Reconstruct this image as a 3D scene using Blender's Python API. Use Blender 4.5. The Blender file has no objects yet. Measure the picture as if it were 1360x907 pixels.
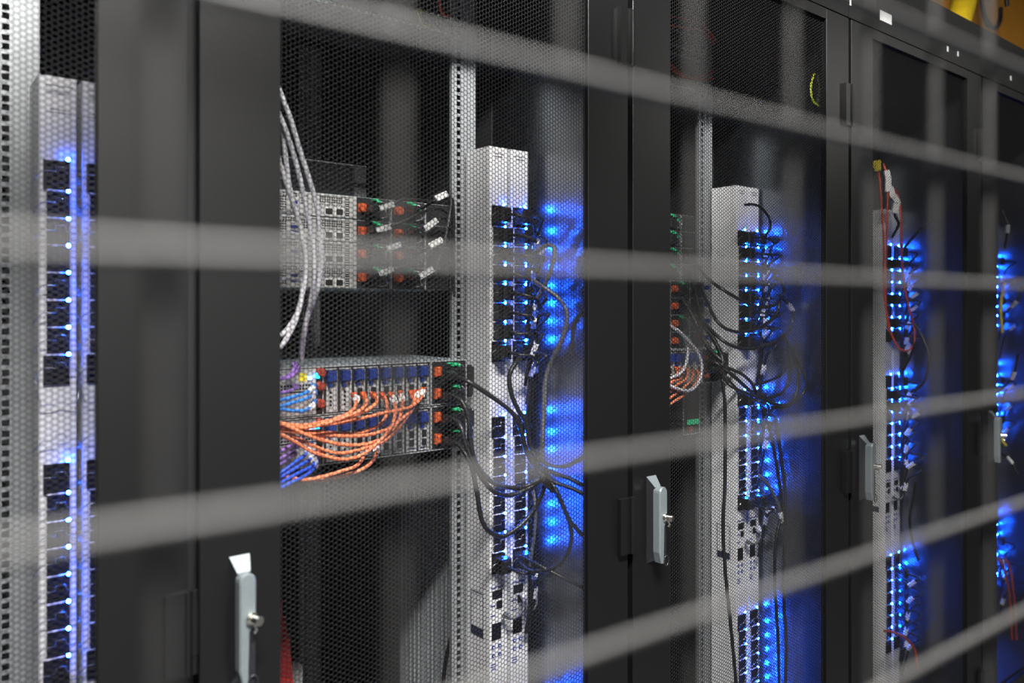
import bpy, bmesh, math, random
import numpy as np
from mathutils import Vector, Matrix

# ------------------------------------------------------------------ camera, world, light, exposure
scn = bpy.context.scene
COL = scn.collection
ZC = 1.35                                   # eye height
cam_d = bpy.data.cameras.new('camera')
cam = bpy.data.objects.new('camera', cam_d); COL.objects.link(cam)
cam.location = (0, 0, ZC)
cam.rotation_euler = (math.radians(90), 0, -math.atan2(0.6218, 0.7830))
cam_d.sensor_width = 36.0
cam_d.lens = 27.98
cam_d.shift_y = -42.5 / 1360
cam_d.clip_start = 0.01
cam_d.dof.use_dof = True
cam_d.dof.focus_distance = 1.68
cam_d.dof.aperture_fstop = 2.95
scn.camera = cam

world = bpy.data.worlds.new('room_air'); scn.world = world
world.use_nodes = True
world.node_tree.nodes['Background'].inputs[0].default_value = (0.8, 0.9, 1.0, 1)
world.node_tree.nodes['Background'].inputs[1].default_value = 0.01

vs = scn.view_settings
vs.view_transform = 'Standard'; vs.look = 'None'; vs.gamma = 1.0; vs.use_curve_mapping = False
vs.exposure = 0.0
scn.cycles.sample_clamp_indirect = 6.0
scn.cycles.max_bounces = 8

LAMP_POWER = 430.0
LED_STRENGTH = 2100.0

# ------------------------------------------------------------------ helpers
F, T, L2 = 1057.0, 1331.0, 2734.0
def ratio(u): return L2 / (2011.0 - u) - 1.2592
def P(u, v, y):
    """photo point at depth y behind the cage aisle -> world position"""
    return Vector((y * ratio(u), y, ZC + (411.0 - v) * (1700.0 * y / (2011.0 - u)) / F))
def X(u, y): return y * ratio(u)

def tag(o, label=None, cat=None, group=None, kind=None):
    if label: o['label'] = label
    if cat: o['category'] = cat
    if group: o['group'] = group
    if kind: o['kind'] = kind
    return o
def empty(name, loc, label=None, cat=None, group=None):
    o = bpy.data.objects.new(name, None); COL.objects.link(o); o.location = loc
    o.empty_display_size = 0.05
    return tag(o, label, cat, group)
def put(name, me, parent=None, loc=(0, 0, 0)):
    o = bpy.data.objects.new(name, me); COL.objects.link(o)
    o.location = loc
    if parent is not None: o.parent = parent
    return o

class MB:
    def __init__(s): s.v = []; s.f = []; s.sm = []
    def add(s, vs_, fs, smooth=False):
        n = len(s.v); s.v += [tuple(p) for p in vs_]
        s.f += [tuple(i + n for i in f) for f in fs]; s.sm += [smooth] * len(fs)
        return s
    def box(s, x0, x1, y0, y1, z0, z1):
        return s.add([(x0,y0,z0),(x1,y0,z0),(x1,y1,z0),(x0,y1,z0),(x0,y0,z1),(x1,y0,z1),(x1,y1,z1),(x0,y1,z1)],
              [(0,3,2,1),(4,5,6,7),(0,1,5,4),(1,2,6,5),(2,3,7,6),(3,0,4,7)])
    def cbox(s, x0, x1, y0, y1, z0, z1, c):
        """box whose front (low y) edges are chamfered by c"""
        v = [(x0+c,y0,z0+c),(x1-c,y0,z0+c),(x1-c,y0,z1-c),(x0+c,y0,z1-c),
             (x0,y0+c,z0),(x1,y0+c,z0),(x1,y0+c,z1),(x0,y0+c,z1),(x0,y1,z0),(x1,y1,z0),(x1,y1,z1),(x0,y1,z1)]
        f = [(0,1,2,3),(4,5,1,0),(5,6,2,1),(6,7,3,2),(7,4,0,3),(8,9,5,4),(9,10,6,5),(10,11,7,6),(11,8,4,7),(11,10,9,8)]
        return s.add(v, f)
    def tube(s, pts, r, n=8, cap=True, radii=None):
        pts = [Vector(p) for p in pts]; m = len(pts)
        t0 = (pts[1] - pts[0]).normalized()
        a = Vector((0,0,1)) if abs(t0.z) < 0.9 else Vector((1,0,0))
        nrm = t0.cross(a).normalized(); vs_ = []; fs = []
        for i in range(m):
            t = (pts[min(i+1, m-1)] - pts[max(i-1, 0)]).normalized()
            nrm = (nrm - t * nrm.dot(t)).normalized(); b = t.cross(nrm)
            rr = radii[i] if radii else r
            for k in range(n):
                an = 2*math.pi*k/n
                vs_.append(pts[i] + (nrm*math.cos(an) + b*math.sin(an))*rr)
        for i in range(m-1):
            for k in range(n):
                fs.append((i*n+k, i*n+(k+1)%n, (i+1)*n+(k+1)%n, (i+1)*n+k))
        s.add(vs_, fs, True)
        if cap:
            s.add(vs_[:n], [tuple(reversed(range(n)))]); s.add(vs_[-n:], [tuple(range(n))])
        return s
    def obox(s, c, ax, ay, az, hx, hy, hz, taper=1.0):
        c = Vector(c); vs_ = []
        for i, (a, b, d) in enumerate([(-1,-1,-1),(1,-1,-1),(1,1,-1),(-1,1,-1),(-1,-1,1),(1,-1,1),(1,1,1),(-1,1,1)]):
            k = taper if a > 0 else 1.0
            vs_.append(c + ax*(a*hx) + ay*(b*hy*k) + az*(d*hz*k))
        return s.add(vs_, [(0,3,2,1),(4,5,6,7),(0,1,5,4),(1,2,6,5),(2,3,7,6),(3,0,4,7)])
    def disc(s, cx, cz, r, y0, y1, n=12, r1=None):
        """cylinder along y, front cap at y0"""
        r1 = r if r1 is None else r1
        a = [(cx+r1*math.cos(2*math.pi*k/n), y0, cz+r1*math.sin(2*math.pi*k/n)) for k in range(n)]
        b = [(cx+r*math.cos(2*math.pi*k/n), y1, cz+r*math.sin(2*math.pi*k/n)) for k in range(n)]
        s.add(a+b, [(k, (k+1)%n, n+(k+1)%n, n+k) for k in range(n)], True)
        return s.add(a, [tuple(reversed(range(n)))])
    def mesh(s, name, mat):
        me = bpy.data.meshes.new(name); me.from_pydata(s.v, [], s.f)
        me.polygons.foreach_set('use_smooth', s.sm)
        me.materials.append(mat); me.validate(); me.update()
        return me
    def build(s, name, mat, parent=None, loc=(0,0,0)):
        return put(name, s.mesh(name, mat), parent, loc)

# ------------------------------------------------------------------ materials
def mat(name, col, rough=0.5, metal=0.0, var=0.12, scale=60.0, bump=0.0, spec=0.5, stretch=None, trans=0.0):
    m = bpy.data.materials.new(name); m.use_nodes = True
    nt = m.node_tree; b = nt.nodes['Principled BSDF']
    tc = nt.nodes.new('ShaderNodeTexCoord'); mp = nt.nodes.new('ShaderNodeMapping')
    if stretch: mp.inputs['Scale'].default_value = stretch
    nz = nt.nodes.new('ShaderNodeTexNoise'); nz.inputs['Scale'].default_value = scale; nz.inputs['Detail'].default_value = 3
    nt.links.new(tc.outputs['Object'], mp.inputs['Vector']); nt.links.new(mp.outputs['Vector'], nz.inputs['Vector'])
    rp = nt.nodes.new('ShaderNodeValToRGB')
    rp.color_ramp.elements[0].position = 0.3; rp.color_ramp.elements[1].position = 0.7
    rp.color_ramp.elements[0].color = tuple(c*(1-var) for c in col) + (1,)
    rp.color_ramp.elements[1].color = tuple(min(1, c*(1+var)) for c in col) + (1,)
    nt.links.new(nz.outputs['Fac'], rp.inputs['Fac']); nt.links.new(rp.outputs['Color'], b.inputs['Base Color'])
    mr = nt.nodes.new('ShaderNodeMapRange')
    mr.inputs['To Min'].default_value = max(0.02, rough*0.88); mr.inputs['To Max'].default_value = min(1, rough*1.12)
    nt.links.new(nz.outputs['Fac'], mr.inputs['Value']); nt.links.new(mr.outputs['Result'], b.inputs['Roughness'])
    b.inputs['Metallic'].default_value = metal
    b.inputs['Specular IOR Level'].default_value = spec
    if trans: b.inputs['Transmission Weight'].default_value = trans
    if bump:
        bp = nt.nodes.new('ShaderNodeBump'); bp.inputs['Strength'].default_value = bump; bp.inputs['Distance'].default_value = 0.001
        nt.links.new(nz.outputs['Fac'], bp.inputs['Height']); nt.links.new(bp.outputs['Normal'], b.inputs['Normal'])
    return m
def glow(name, col, strength):
    m = bpy.data.materials.new(name); m.use_nodes = True
    nt = m.node_tree; nt.nodes.remove(nt.nodes['Principled BSDF'])
    e = nt.nodes.new('ShaderNodeEmission'); e.inputs[0].default_value = (*col, 1); e.inputs[1].default_value = strength
    nt.links.new(e.outputs[0], nt.nodes['Material Output'].inputs[0])
    return m

M = dict(
    door   = mat('black_powder_coat', (0.0025, 0.0026, 0.0028), 0.40, 0, 0.10, 900, 0.10, spec=0.42),
    perf   = mat('perforated_black_steel', (0.005, 0.005, 0.0055), 0.5, 0, 0.1, 300, spec=0.2),
    rack   = mat('rack_black_steel', (0.012, 0.012, 0.013), 0.5, 0, 0.1, 300),
    panel  = mat('rack_side_sheet', (0.27, 0.29, 0.315), 0.30, 1.0, 0.05, 14, stretch=(1, 1, 0.1)),
    liner  = mat('rack_grey_baffle', (0.48, 0.51, 0.53), 0.5, 0.0, 0.08, 40),
    zinc   = mat('galvanised_rail', (0.30, 0.315, 0.325), 0.42, 0.35, 0.10, 45),
    white  = mat('power_strip_white', (0.66, 0.66, 0.67), 0.42, 0, 0.03, 30),
    black  = mat('black_plastic', (0.010, 0.010, 0.012), 0.38, 0, 0.15, 200),
    outlet = mat('outlet_black', (0.008, 0.008, 0.012), 0.30, 0, 0.15, 200),
    cord   = mat('black_cord_rubber', (0.012, 0.012, 0.013), 0.42, 0, 0.2, 120),
    gcord  = mat('grey_cord_rubber', (0.10, 0.10, 0.105), 0.45, 0, 0.2, 120),
    wcord  = mat('pale_grey_cable_jacket', (0.56, 0.55, 0.58), 0.45, 0, 0.08, 120),
    ocord  = mat('orange_fibre_jacket', (0.70, 0.20, 0.085), 0.45, 0, 0.10, 150),
    bcord  = mat('blue_cable_jacket', (0.03, 0.20, 0.62), 0.45, 0, 0.10, 150),
    pcord  = mat('purple_cable_jacket', (0.25, 0.13, 0.42), 0.45, 0, 0.12, 150),
    rcord  = mat('red_cable_jacket', (0.62, 0.075, 0.035), 0.45, 0, 0.12, 150),
    ycord  = mat('yellow_cable_jacket', (0.75, 0.62, 0.03), 0.45, 0, 0.12, 150),
    lime   = mat('lime_cable_jacket', (0.55, 0.62, 0.05), 0.45, 0, 0.12, 150),
    tagw   = mat('white_label_paper', (0.78, 0.78, 0.77), 0.6, 0, 0.06, 350),
    wire   = mat('galvanised_cage_wire', (0.0105, 0.0103, 0.0095), 0.6, 0.0, 0.12, 80),
    clip   = mat('clip_steel', (0.30, 0.30, 0.31), 0.3, 0.9, 0.05, 80),
    chrome = mat('chrome', (0.78, 0.76, 0.70), 0.18, 1.0, 0.04, 60),
    alu    = mat('grey_painted_zinc', (0.15, 0.175, 0.185), 0.34, 0.35, 0.05, 200),
    steel  = mat('brushed_steel', (0.60, 0.61, 0.61), 0.36, 0.5, 0.12, 50),
    io     = mat('nickel_io_plate', (0.62, 0.62, 0.60), 0.38, 0.45, 0.12, 90),
    chassis= mat('zinc_chassis', (0.42, 0.47, 0.50), 0.40, 0.35, 0.10, 40),
    psu    = mat('psu_dark_grey', (0.020, 0.021, 0.022), 0.45, 0.2, 0.25, 250),
    dark   = mat('slot_black', (0.006, 0.006, 0.007), 0.55, 0, 0.1, 200),
    orange = mat('orange_release_latch', (0.55, 0.095, 0.025), 0.38, 0, 0.08, 80),
    maroon = mat('dark_red_knob', (0.33, 0.045, 0.025), 0.38, 0, 0.10, 80),
    green  = mat('green_release_tab', (0.03, 0.55, 0.22), 0.35, 0, 0.15, 80),
    blue   = mat('blue_release_tab', (0.012, 0.032, 0.18), 0.35, 0, 0.15, 80),
    blueink= mat('blue_print', (0.02, 0.05, 0.26), 0.6, 0, 0.1, 80),
    navy   = mat('navy_print', (0.010, 0.016, 0.045), 0.6, 0, 0.1, 80),
    ink    = mat('grey_print', (0.10, 0.10, 0.12), 0.6, 0, 0.1, 80),
    yellow = mat('yellow_sticker', (0.72, 0.60, 0.04), 0.5, 0, 0.1, 200),
    red    = mat('red_plastic_sheet', (0.60, 0.035, 0.03), 0.45, 0, 0.12, 30),
    tray   = mat('orange_duct_plastic', (0.62, 0.27, 0.02), 0.45, 0, 0.08, 12),
    hose   = mat('yellow_hose_plastic', (0.80, 0.55, 0.02), 0.4, 0, 0.08, 30),
    floor  = mat('floor_tile_grey', (0.10, 0.10, 0.105), 0.45, 0, 0.10, 5),
    wall   = mat('painted_wall', (0.12, 0.12, 0.118), 0.8, 0, 0.04, 6),
    ceil   = mat('ceiling_paint', (0.12, 0.12, 0.118), 0.8, 0, 0.04, 6),
    lampb  = mat('lamp_body_white', (0.7, 0.7, 0.7), 0.5, 0, 0.03, 20),
    led    = glow('blue_led', (0.004, 0.10, 1.0), LED_STRENGTH),
    cyan   = glow('cyan_led', (0.02, 0.45, 1.0), 6.0),
    ice    = glow('ice_blue_led', (0.30, 0.50, 1.0), 5.0),
    gled   = glow('green_backlit_text', (0.03, 0.75, 0.32), 0.9),
    lampd  = glow('lamp_diffuser', (1.0, 0.98, 0.94), 3.0),
)

# ------------------------------------------------------------------ room
def struct(name, mb, m): return tag(mb.build(name, m), kind='structure')
struct('floor', MB().box(-3, 8, -2.6, 4.2, -0.1, 0.0), M['floor'])
struct('ceiling', MB().box(-3, 8, -2.6, 4.2, 3.6, 3.7), M['ceil'])
struct('wall_back', MB().box(-3, 8, 4.2, 4.3, 0, 3.6), M['wall'])
struct('wall_front', MB().box(-3, 8, -2.7, -2.6, 0, 3.6), M['wall'])
struct('wall_left', MB().box(-3.1, -3, -2.6, 4.2, 0, 3.6), M['wall'])
struct('wall_right', MB().box(8, 8.1, -2.6, 4.2, 0, 3.6), M['wall'])

def ceiling_light(x0, x1, y, z, power, label):
    r = empty('ceiling_light', ((x0+x1)/2, y, z), label, 'lamp')
    h = (x1-x0)/2
    MB().box(-h, h, -0.09, 0.09, 0.02, 0.07).build('lamp_body', M['lampb'], r)
    MB().box(-h+0.01, h-0.01, -0.075, 0.075, 0.0, 0.02).build('diffuser', M['lampd'], r)
    for sx in (-0.8, 0.8):
        MB().tube([(sx*h, 0, 0.07), (sx*h, 0, 3.6 - z)], 0.004, 6).build('hanger', M['steel'], r)
    ld = bpy.data.lights.new('lamp_light', 'AREA'); ld.shape = 'RECTANGLE'; ld.size = 2*h; ld.size_y = 0.16
    ld.energy = power; ld.color = (1.0, 0.975, 0.94)
    lo = bpy.data.objects.new('lamp_light', ld); COL.objects.link(lo); lo.parent = r; lo.location = (0, 0, -0.004)
ceiling_light(-0.35, 0.80, -0.22, 2.85, LAMP_POWER, 'white linear ceiling lamp above the outer aisle by the cage')
ceiling_light(4.3, 5.8, -1.3, 2.95, 42.0, 'added unseen white linear ceiling lamp at the far right end of the outer aisle')  # dim lamp added out of view to brighten reflections on the right-hand door frames

# ------------------------------------------------------------------ cage panel
cage = empty('wire_mesh_cage', (0.1213, 0.1527, 0), 'galvanised wire mesh cage panel close in front, out of focus', 'cage')
cage.rotation_euler = (0, 0, math.radians(-1.78))
vm = MB().tube([(0, 0, 0.12), (0, 0, 2.5)], 0.0015, 10).mesh('wire', M['wire'])
xs = [0.0172 + 0.049*k for k in range(-24, 46)]
for x in xs: put('wire', vm, cage, (x, 0, 0))
hm = MB().tube([(xs[0]-0.03, 0, 0), (xs[-1]+0.03, 0, 0)], 0.0015, 10).mesh('wire', M['wire'])
for k in range(-24, 23): put('wire', hm, cage, (0, -0.0026, ZC + 0.0109 + 0.05*k))
for x in (xs[0]-0.05, xs[-1]+0.05):
    MB().box(x-0.02, x+0.02, -0.02, 0.02, 0.0, 2.56).build('frame_post', M['wire'], cage)
for z in (0.10, 2.52):
    MB().box(xs[0]-0.03, xs[-1]+0.03, -0.02, 0.02, z-0.02, z+0.02).build('frame_rail', M['wire'], cage)

# ------------------------------------------------------------------ racks
YD = 1.039                    # front plane of the doors
RX = [-0.489 + 0.8*i for i in range(5)]
YR = 1.367                    # near mounting rails
YR2 = 2.127                   # far mounting rails
YB = 2.33                     # far end of the cabinets
ZTOP = ZC + 0.895
DZ0, DZ1 = 0.05, ZC + 0.731   # door bottom, top

def hex_mesh(w, h, p=0.0073, hole=0.0063, th=0.0007):
    R = p/math.sqrt(3); ri = hole/math.sqrt(3)
    nc = int(w/(1.5*R)) + 1; nr = int(h/p) + 1
    ang = np.arange(6)*math.pi/3
    ca, sa = np.cos(ang), np.sin(ang)
    ci, ri_ = np.meshgrid(np.arange(nc), np.arange(nr), indexing='ij')
    cx = (ci*1.5*R).ravel(); cz = (ri_*p + (ci % 2)*p/2).ravel()
    n = cx.size
    V = np.zeros((n, 18, 3))
    V[:, 0:6, 0] = cx[:, None] + R*ca; V[:, 0:6, 2] = cz[:, None] + R*sa
    V[:, 6:12, 0] = cx[:, None] + ri*ca; V[:, 6:12, 2] = cz[:, None] + ri*sa
    V[:, 12:18] = V[:, 6:12]; V[:, 12:18, 1] = th
    k = np.arange(6); k2 = (k+1) % 6
    f1 = np.stack([k, k2, 6+k2, 6+k], 1); f2 = np.stack([6+k, 6+k2, 12+k2, 12+k], 1)
    fs = np.concatenate([f1, f2], 0)
    A = (fs[None] + (np.arange(n)*18)[:, None, None]).reshape(-1, 4)
    me = bpy.data.meshes.new('perforated_panel')
    me.vertices.add(n*18); me.vertices.foreach_set('co', V.ravel())
    me.loops.add(A.size); me.loops.foreach_set('vertex_index', A.ravel().astype(np.int32))
    me.polygons.add(len(A)); me.polygons.foreach_set('loop_start', (np.arange(len(A))*4).astype(np.int32))
    me.update(calc_edges=True); me.validate()
    me.materials.append(M['perf'])
    return me
PX0, PX1 = 0.114, 0.690       # panel opening, from the rack's left edge
PZ1 = ZC + 0.706; PZ0 = 0.11
HEX = hex_mesh(PX1 - PX0 + 0.008, PZ1 - PZ0 + 0.006)

def rail_mesh(flip):
    """EIA rail with square holes, x = 0 at the hole centre line, z from 0"""
    mb = MB(); w = 0.0145; hw = 0.00475
    zs = []
    z = 0.0
    for u_ in range(44):
        for o in (0.00635, 0.022225, 0.0381): zs.append(z + o)
        z += 0.04445
    H = z
    y0 = 0.0
    def strip(xa, xb, za, zb): mb.box(xa, xb, y0, y0+0.002, za, zb)
    strip(-w, -hw, 0, H); strip(hw, w, 0, H)
    prev = 0.0
    for c in zs:
        strip(-hw, hw, prev, c-hw); prev = c+hw
    strip(-hw, hw, prev, H)
    s = flip
    mb.box(min(-s*w, -s*(w+0.002)), max(-s*w, -s*(w+0.002)), 0.0, 0.009, 0, H)      # inner flange going back
    xa, xb = sorted((s*w, s*0.046))
    mb.box(xa, xb, 0.0, 0.003, 0, H)                                                 # outer wing
    xa, xb = sorted((s*0.0225, s*0.0265))
    mb.box(xa, xb, -0.002, 0.0, 0, H)                                                # fold line
    xa, xb = sorted((s*0.043, s*0.046))
    mb.box(xa, xb, 0.0, 0.04, 0, H)
    return mb.mesh('mounting_rail', M['zinc'])
RAILM = {1: rail_mesh(1), -1: rail_mesh(-1)}

def rail_numbers():
    pass

def door_frame_mesh():
    mb = MB(); a, b = 0.007, 0.793
    mb.cbox(a, PX0, 0, 0.014, DZ0, DZ1, 0.0006)
    mb.cbox(PX1, b, 0, 0.014, DZ0, DZ1, 0.0006)
    mb.box(PX0, PX1, 0.0, 0.014, PZ1, DZ1); mb.box(PX0, PX1, 0.0, 0.014, DZ0, PZ0)
    return mb.mesh('door', M['door'])
DOORM = door_frame_mesh()

def side_mesh():
    mb = MB(); mb.box(-0.001, 0.001, 0.03, YB-YD, 0.1, ZTOP-0.02)
    return mb.mesh('side_panel', M['panel'])
SIDEM = side_mesh()
def baffle_mesh():
    mb = MB(); y0, y1 = 0.40, 0.80             # ridged grey sheet low on the side wall
    mb.box(-0.006, -0.003, y0, y1, 0.12, ZC-0.46)
    for k in range(40):
        y = y0 + 0.008 + 0.021*k
        if y < y1 - 0.01: mb.box(-0.009, -0.006, y, y+0.008, 0.12, ZC-0.465)
    return mb.mesh('ridged_baffle', M['liner'])
BAFM = baffle_mesh()
LINM = MB().box(-0.003, -0.0015, 0.40, YB-YD-0.03, 0.12, ZTOP-0.06).mesh('side_liner', M['rack'])
BOLT = MB().tube([(0, 0, 0), (-0.006, 0, 0)], 0.011, 10).mesh('bolt', M['gcord'])

# door furniture, origin on the door face at the furniture's centre
def handle_parts():
    e = MB()                                   # escutcheon with sloped ends
    hw, hh, d = 0.0135, 0.083, 0.017
    v = [(-hw,0,-hh),(hw,0,-hh),(hw,0,hh),(-hw,0,hh),(-hw*0.62,-d,-hh+0.018),(hw*0.62,-d,-hh+0.018),(hw*0.62,-d,hh-0.018),(-hw*0.62,-d,hh-0.018)]
    e.add(v, [(4,5,6,7),(1,2,6,5),(3,0,4,7)])
    esc = e.mesh('escutcheon', M['black'])
    caps = [MB().add([v[q] for q in f], [(0,1,2,3)]).add([tuple(Vector(v[q]) + Vector((0,0.002,0))) for q in f], [(3,2,1,0)]).mesh('escutcheon_end', M['alu']) for f in ((2,3,7,6),(0,1,5,4))]
    lv = MB(); r = 0.0108; pts = []            # lever: slab with round ends
    top, bot = 0.066, -0.078
    out = []
    for k in range(9):
        a = math.pi*k/8; out.append((r*math.cos(a), top - r + r*math.sin(a)))
    out += [(-r, bot+0.02), (-r*0.6, bot), (r*0.05, bot), (0.0, bot+0.018), (r*0.15, -0.008), (r, 0.0)]
    n = len(out); y0, y1 = -0.032, -0.015; c = 0.0022
    fr = [(x*0.82, y0, z) for x, z in out]; md = [(x, y0+c, z+ (0.0008 if z > 0 else 0)) for x, z in out]; bk = [(x, y1, z) for x, z in out]
    lv.add(fr+md+bk, [tuple(range(n))] + [(n+k, n+(k+1)%n, (k+1)%n, k) for k in range(n)] + [(2*n+k, 2*n+(k+1)%n, n+(k+1)%n, n+k) for k in range(n)])
    lever = lv.mesh('handle_lever', M['alu'])
    kn = MB(); kn.tube([(0.004, -0.03, 0.008), (0.010, -0.046, 0.008)], 0.0062, 12)
    kn.tube([(0.004, -0.03, 0.008), (0.0055, -0.034, 0.008)], 0.0085, 12)
    knob = kn.mesh('lock_knob', M['chrome'])
    ins = MB(); ins.cbox(0.0005, 0.0105, -0.030, -0.015, -0.076, -0.003, 0.001)
    inlay = ins.mesh('handle_inlay', M['black'])
    ring = MB(); ring.tube([(0.006+0.006*math.cos(a), -0.033, -0.074+0.010*math.sin(a)) for a in [math.pi*k/6 for k in range(13)]], 0.0012, 6)
    keyring = ring.mesh('key_ring', M['black'])
    ear = MB(); ear.tube([(0.006, -0.036, 0.004), (0.008, -0.040, -0.004), (0.006, -0.038, -0.008)], 0.0022, 6)
    return [('escutcheon', esc), ('escutcheon_end', caps[0]), ('escutcheon_end', caps[1]), ('handle_lever', lever), ('lock_knob', knob), ('handle_inlay', inlay), ('key_ring', keyring), ('lock_catch', ear.mesh('lock_catch', M['chrome']))]
HANDLE = handle_parts()
def hinge_meshes():
    leaf = MB(); leaf.box(-0.036, -0.0085, -0.010, 0.0, -0.052, 0.052)
    leaf.box(-0.0125, -0.0085, -0.014, -0.010, -0.052, 0.052)
    leaf.tube([(-0.002, -0.006, -0.052), (-0.002, -0.006, -0.029)], 0.0052, 10)
    leaf.tube([(-0.002, -0.006, 0.029), (-0.002, -0.006, 0.052)], 0.0052, 10)
    pin = MB().tube([(-0.002, -0.006, -0.029), (-0.002, -0.006, 0.029)], 0.0062, 12)
    return leaf.mesh('hinge', M['door']), pin.mesh('hinge_barrel', M['door'])
HLEAF, HPIN = hinge_meshes()

RACK_LABELS = [
    'black server cabinet at the far left, cut off by the frame edge',
    'black server cabinet with orange cables and two stacks of servers in the middle',
    'black server cabinet right of centre with looped black power cords',
    'black server cabinet with long red cables hanging beside its white power strips',
    'black server cabinet at the far right edge with a yellow cable']
def make_rack(i):
    x0 = RX[i]
    r = empty('server_cabinet', (x0, YD, 0), RACK_LABELS[i], 'server cabinet', 'server cabinets in a row')
    fr = MB()
    for xa in (0.0, 0.776):
        for ya, yb in ((0.03, 0.075), (YB-YD-0.05, YB-YD)):
            fr.box(xa + (0.001 if xa == 0 else 0.003), xa + (0.021 if xa == 0 else 0.023), ya, yb, 0.05, ZTOP-0.01)
    fr.box(0.001, 0.799, 0.03, YB-YD, 0.03, 0.10)
    fr.build('cabinet_frame', M['rack'], r)
    # header above the door, in two steps
    h = MB(); h.box(0.001, 0.799, 0.004, 0.06, DZ1+0.006, ZC+0.815); h.box(0.001, 0.799, 0.010, 0.06, ZC+0.815, ZTOP)
    hd = h.build('header', M['door'], r)
    MB().box(0.001, 0.799, 0.06, YB-YD, ZTOP-0.03, ZTOP).build('roof', M['rack'], r)
    put('side_panel', SIDEM, r, (0.775, 0, 0))
    if i == 1: put('ridged_baffle', BAFM, r, (0.775, 0, 0))
    put('side_liner', LINM, r, (0.775, 0, 0))
    s = put('side_panel', SIDEM, r, (0.025, 0, 0))
    s.scale = (-1, 1, 1)
    MB().box(0.02, 0.78, YB-YD-0.012, YB-YD, 0.1, ZTOP-0.03).build('rear_cover', M['rack'], r)
    for s_, dx in ((1, 0.2325), (-1, -0.2325)):
        put('mounting_rail', RAILM[s_], r, (0.4 + dx, YR - YD, 0.14))
        put('mounting_rail', RAILM[s_], r, (0.4 + dx, YR2 - YD, 0.14))
    d = put('door', DOORM, r)
    put('perforated_panel', HEX, d, (PX0 - 0.004, 0.009, PZ0 - 0.003))
    for n, me in HANDLE: put(n, me, d, (0.058, 0, ZC - 0.405))
    for z in (0.511, -0.405, -1.18):
        hl = put('hinge', HLEAF, d, (0.800, 0, ZC + z)); put('hinge_barrel', HPIN, d, (0.800, 0, ZC + z))
    if i == 1:
        for (yy, zz) in ((2.10, -0.645), (2.20, -0.675), (2.10, -0.735), (2.20, -0.775)):
            put('bolt', BOLT, r, (0.766, yy - YD, ZC + zz))
    return r, hd, d
racks = [make_rack(i) for i in range(5)]

# paper labels and screws on the headers
def header_label(i, xa, xb, za, zb, y=0.004, lines=2):
    hd = racks[i][1]
    o = MB().box(xa, xb, y-0.001, y, ZC+za, ZC+zb).build('header_label', M['tagw'], hd)
    tag(o, 'white paper label'); mb = MB()
    return o
hl = header_label(3, 0.160, 0.222, 0.766, 0.792)
header_label(2, 0.735, 0.760, 0.772, 0.782); header_label(3, 0.006, 0.012, 0.768, 0.786)
header_label(3, 0.560, 0.568, 0.763, 0.779); header_label(3, 0.630, 0.637, 0.763, 0.778); header_label(4, 0.235, 0.243, 0.763, 0.778)

# ------------------------------------------------------------------ printed text as thin meshes
def text_into(mb, s, x, z, size, y):
    cu = bpy.data.curves.new('t', 'FONT'); cu.body = s; cu.size = size; cu.resolution_u = 1
    o = bpy.data.objects.new('t', cu); COL.objects.link(o)
    me = o.to_mesh()
    mb.add([(x + v.co.x, y, z + v.co.y) for v in me.vertices], [tuple(p.vertices) for p in me.polygons])
    o.to_mesh_clear(); bpy.data.objects.remove(o); bpy.data.curves.remove(cu)

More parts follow.
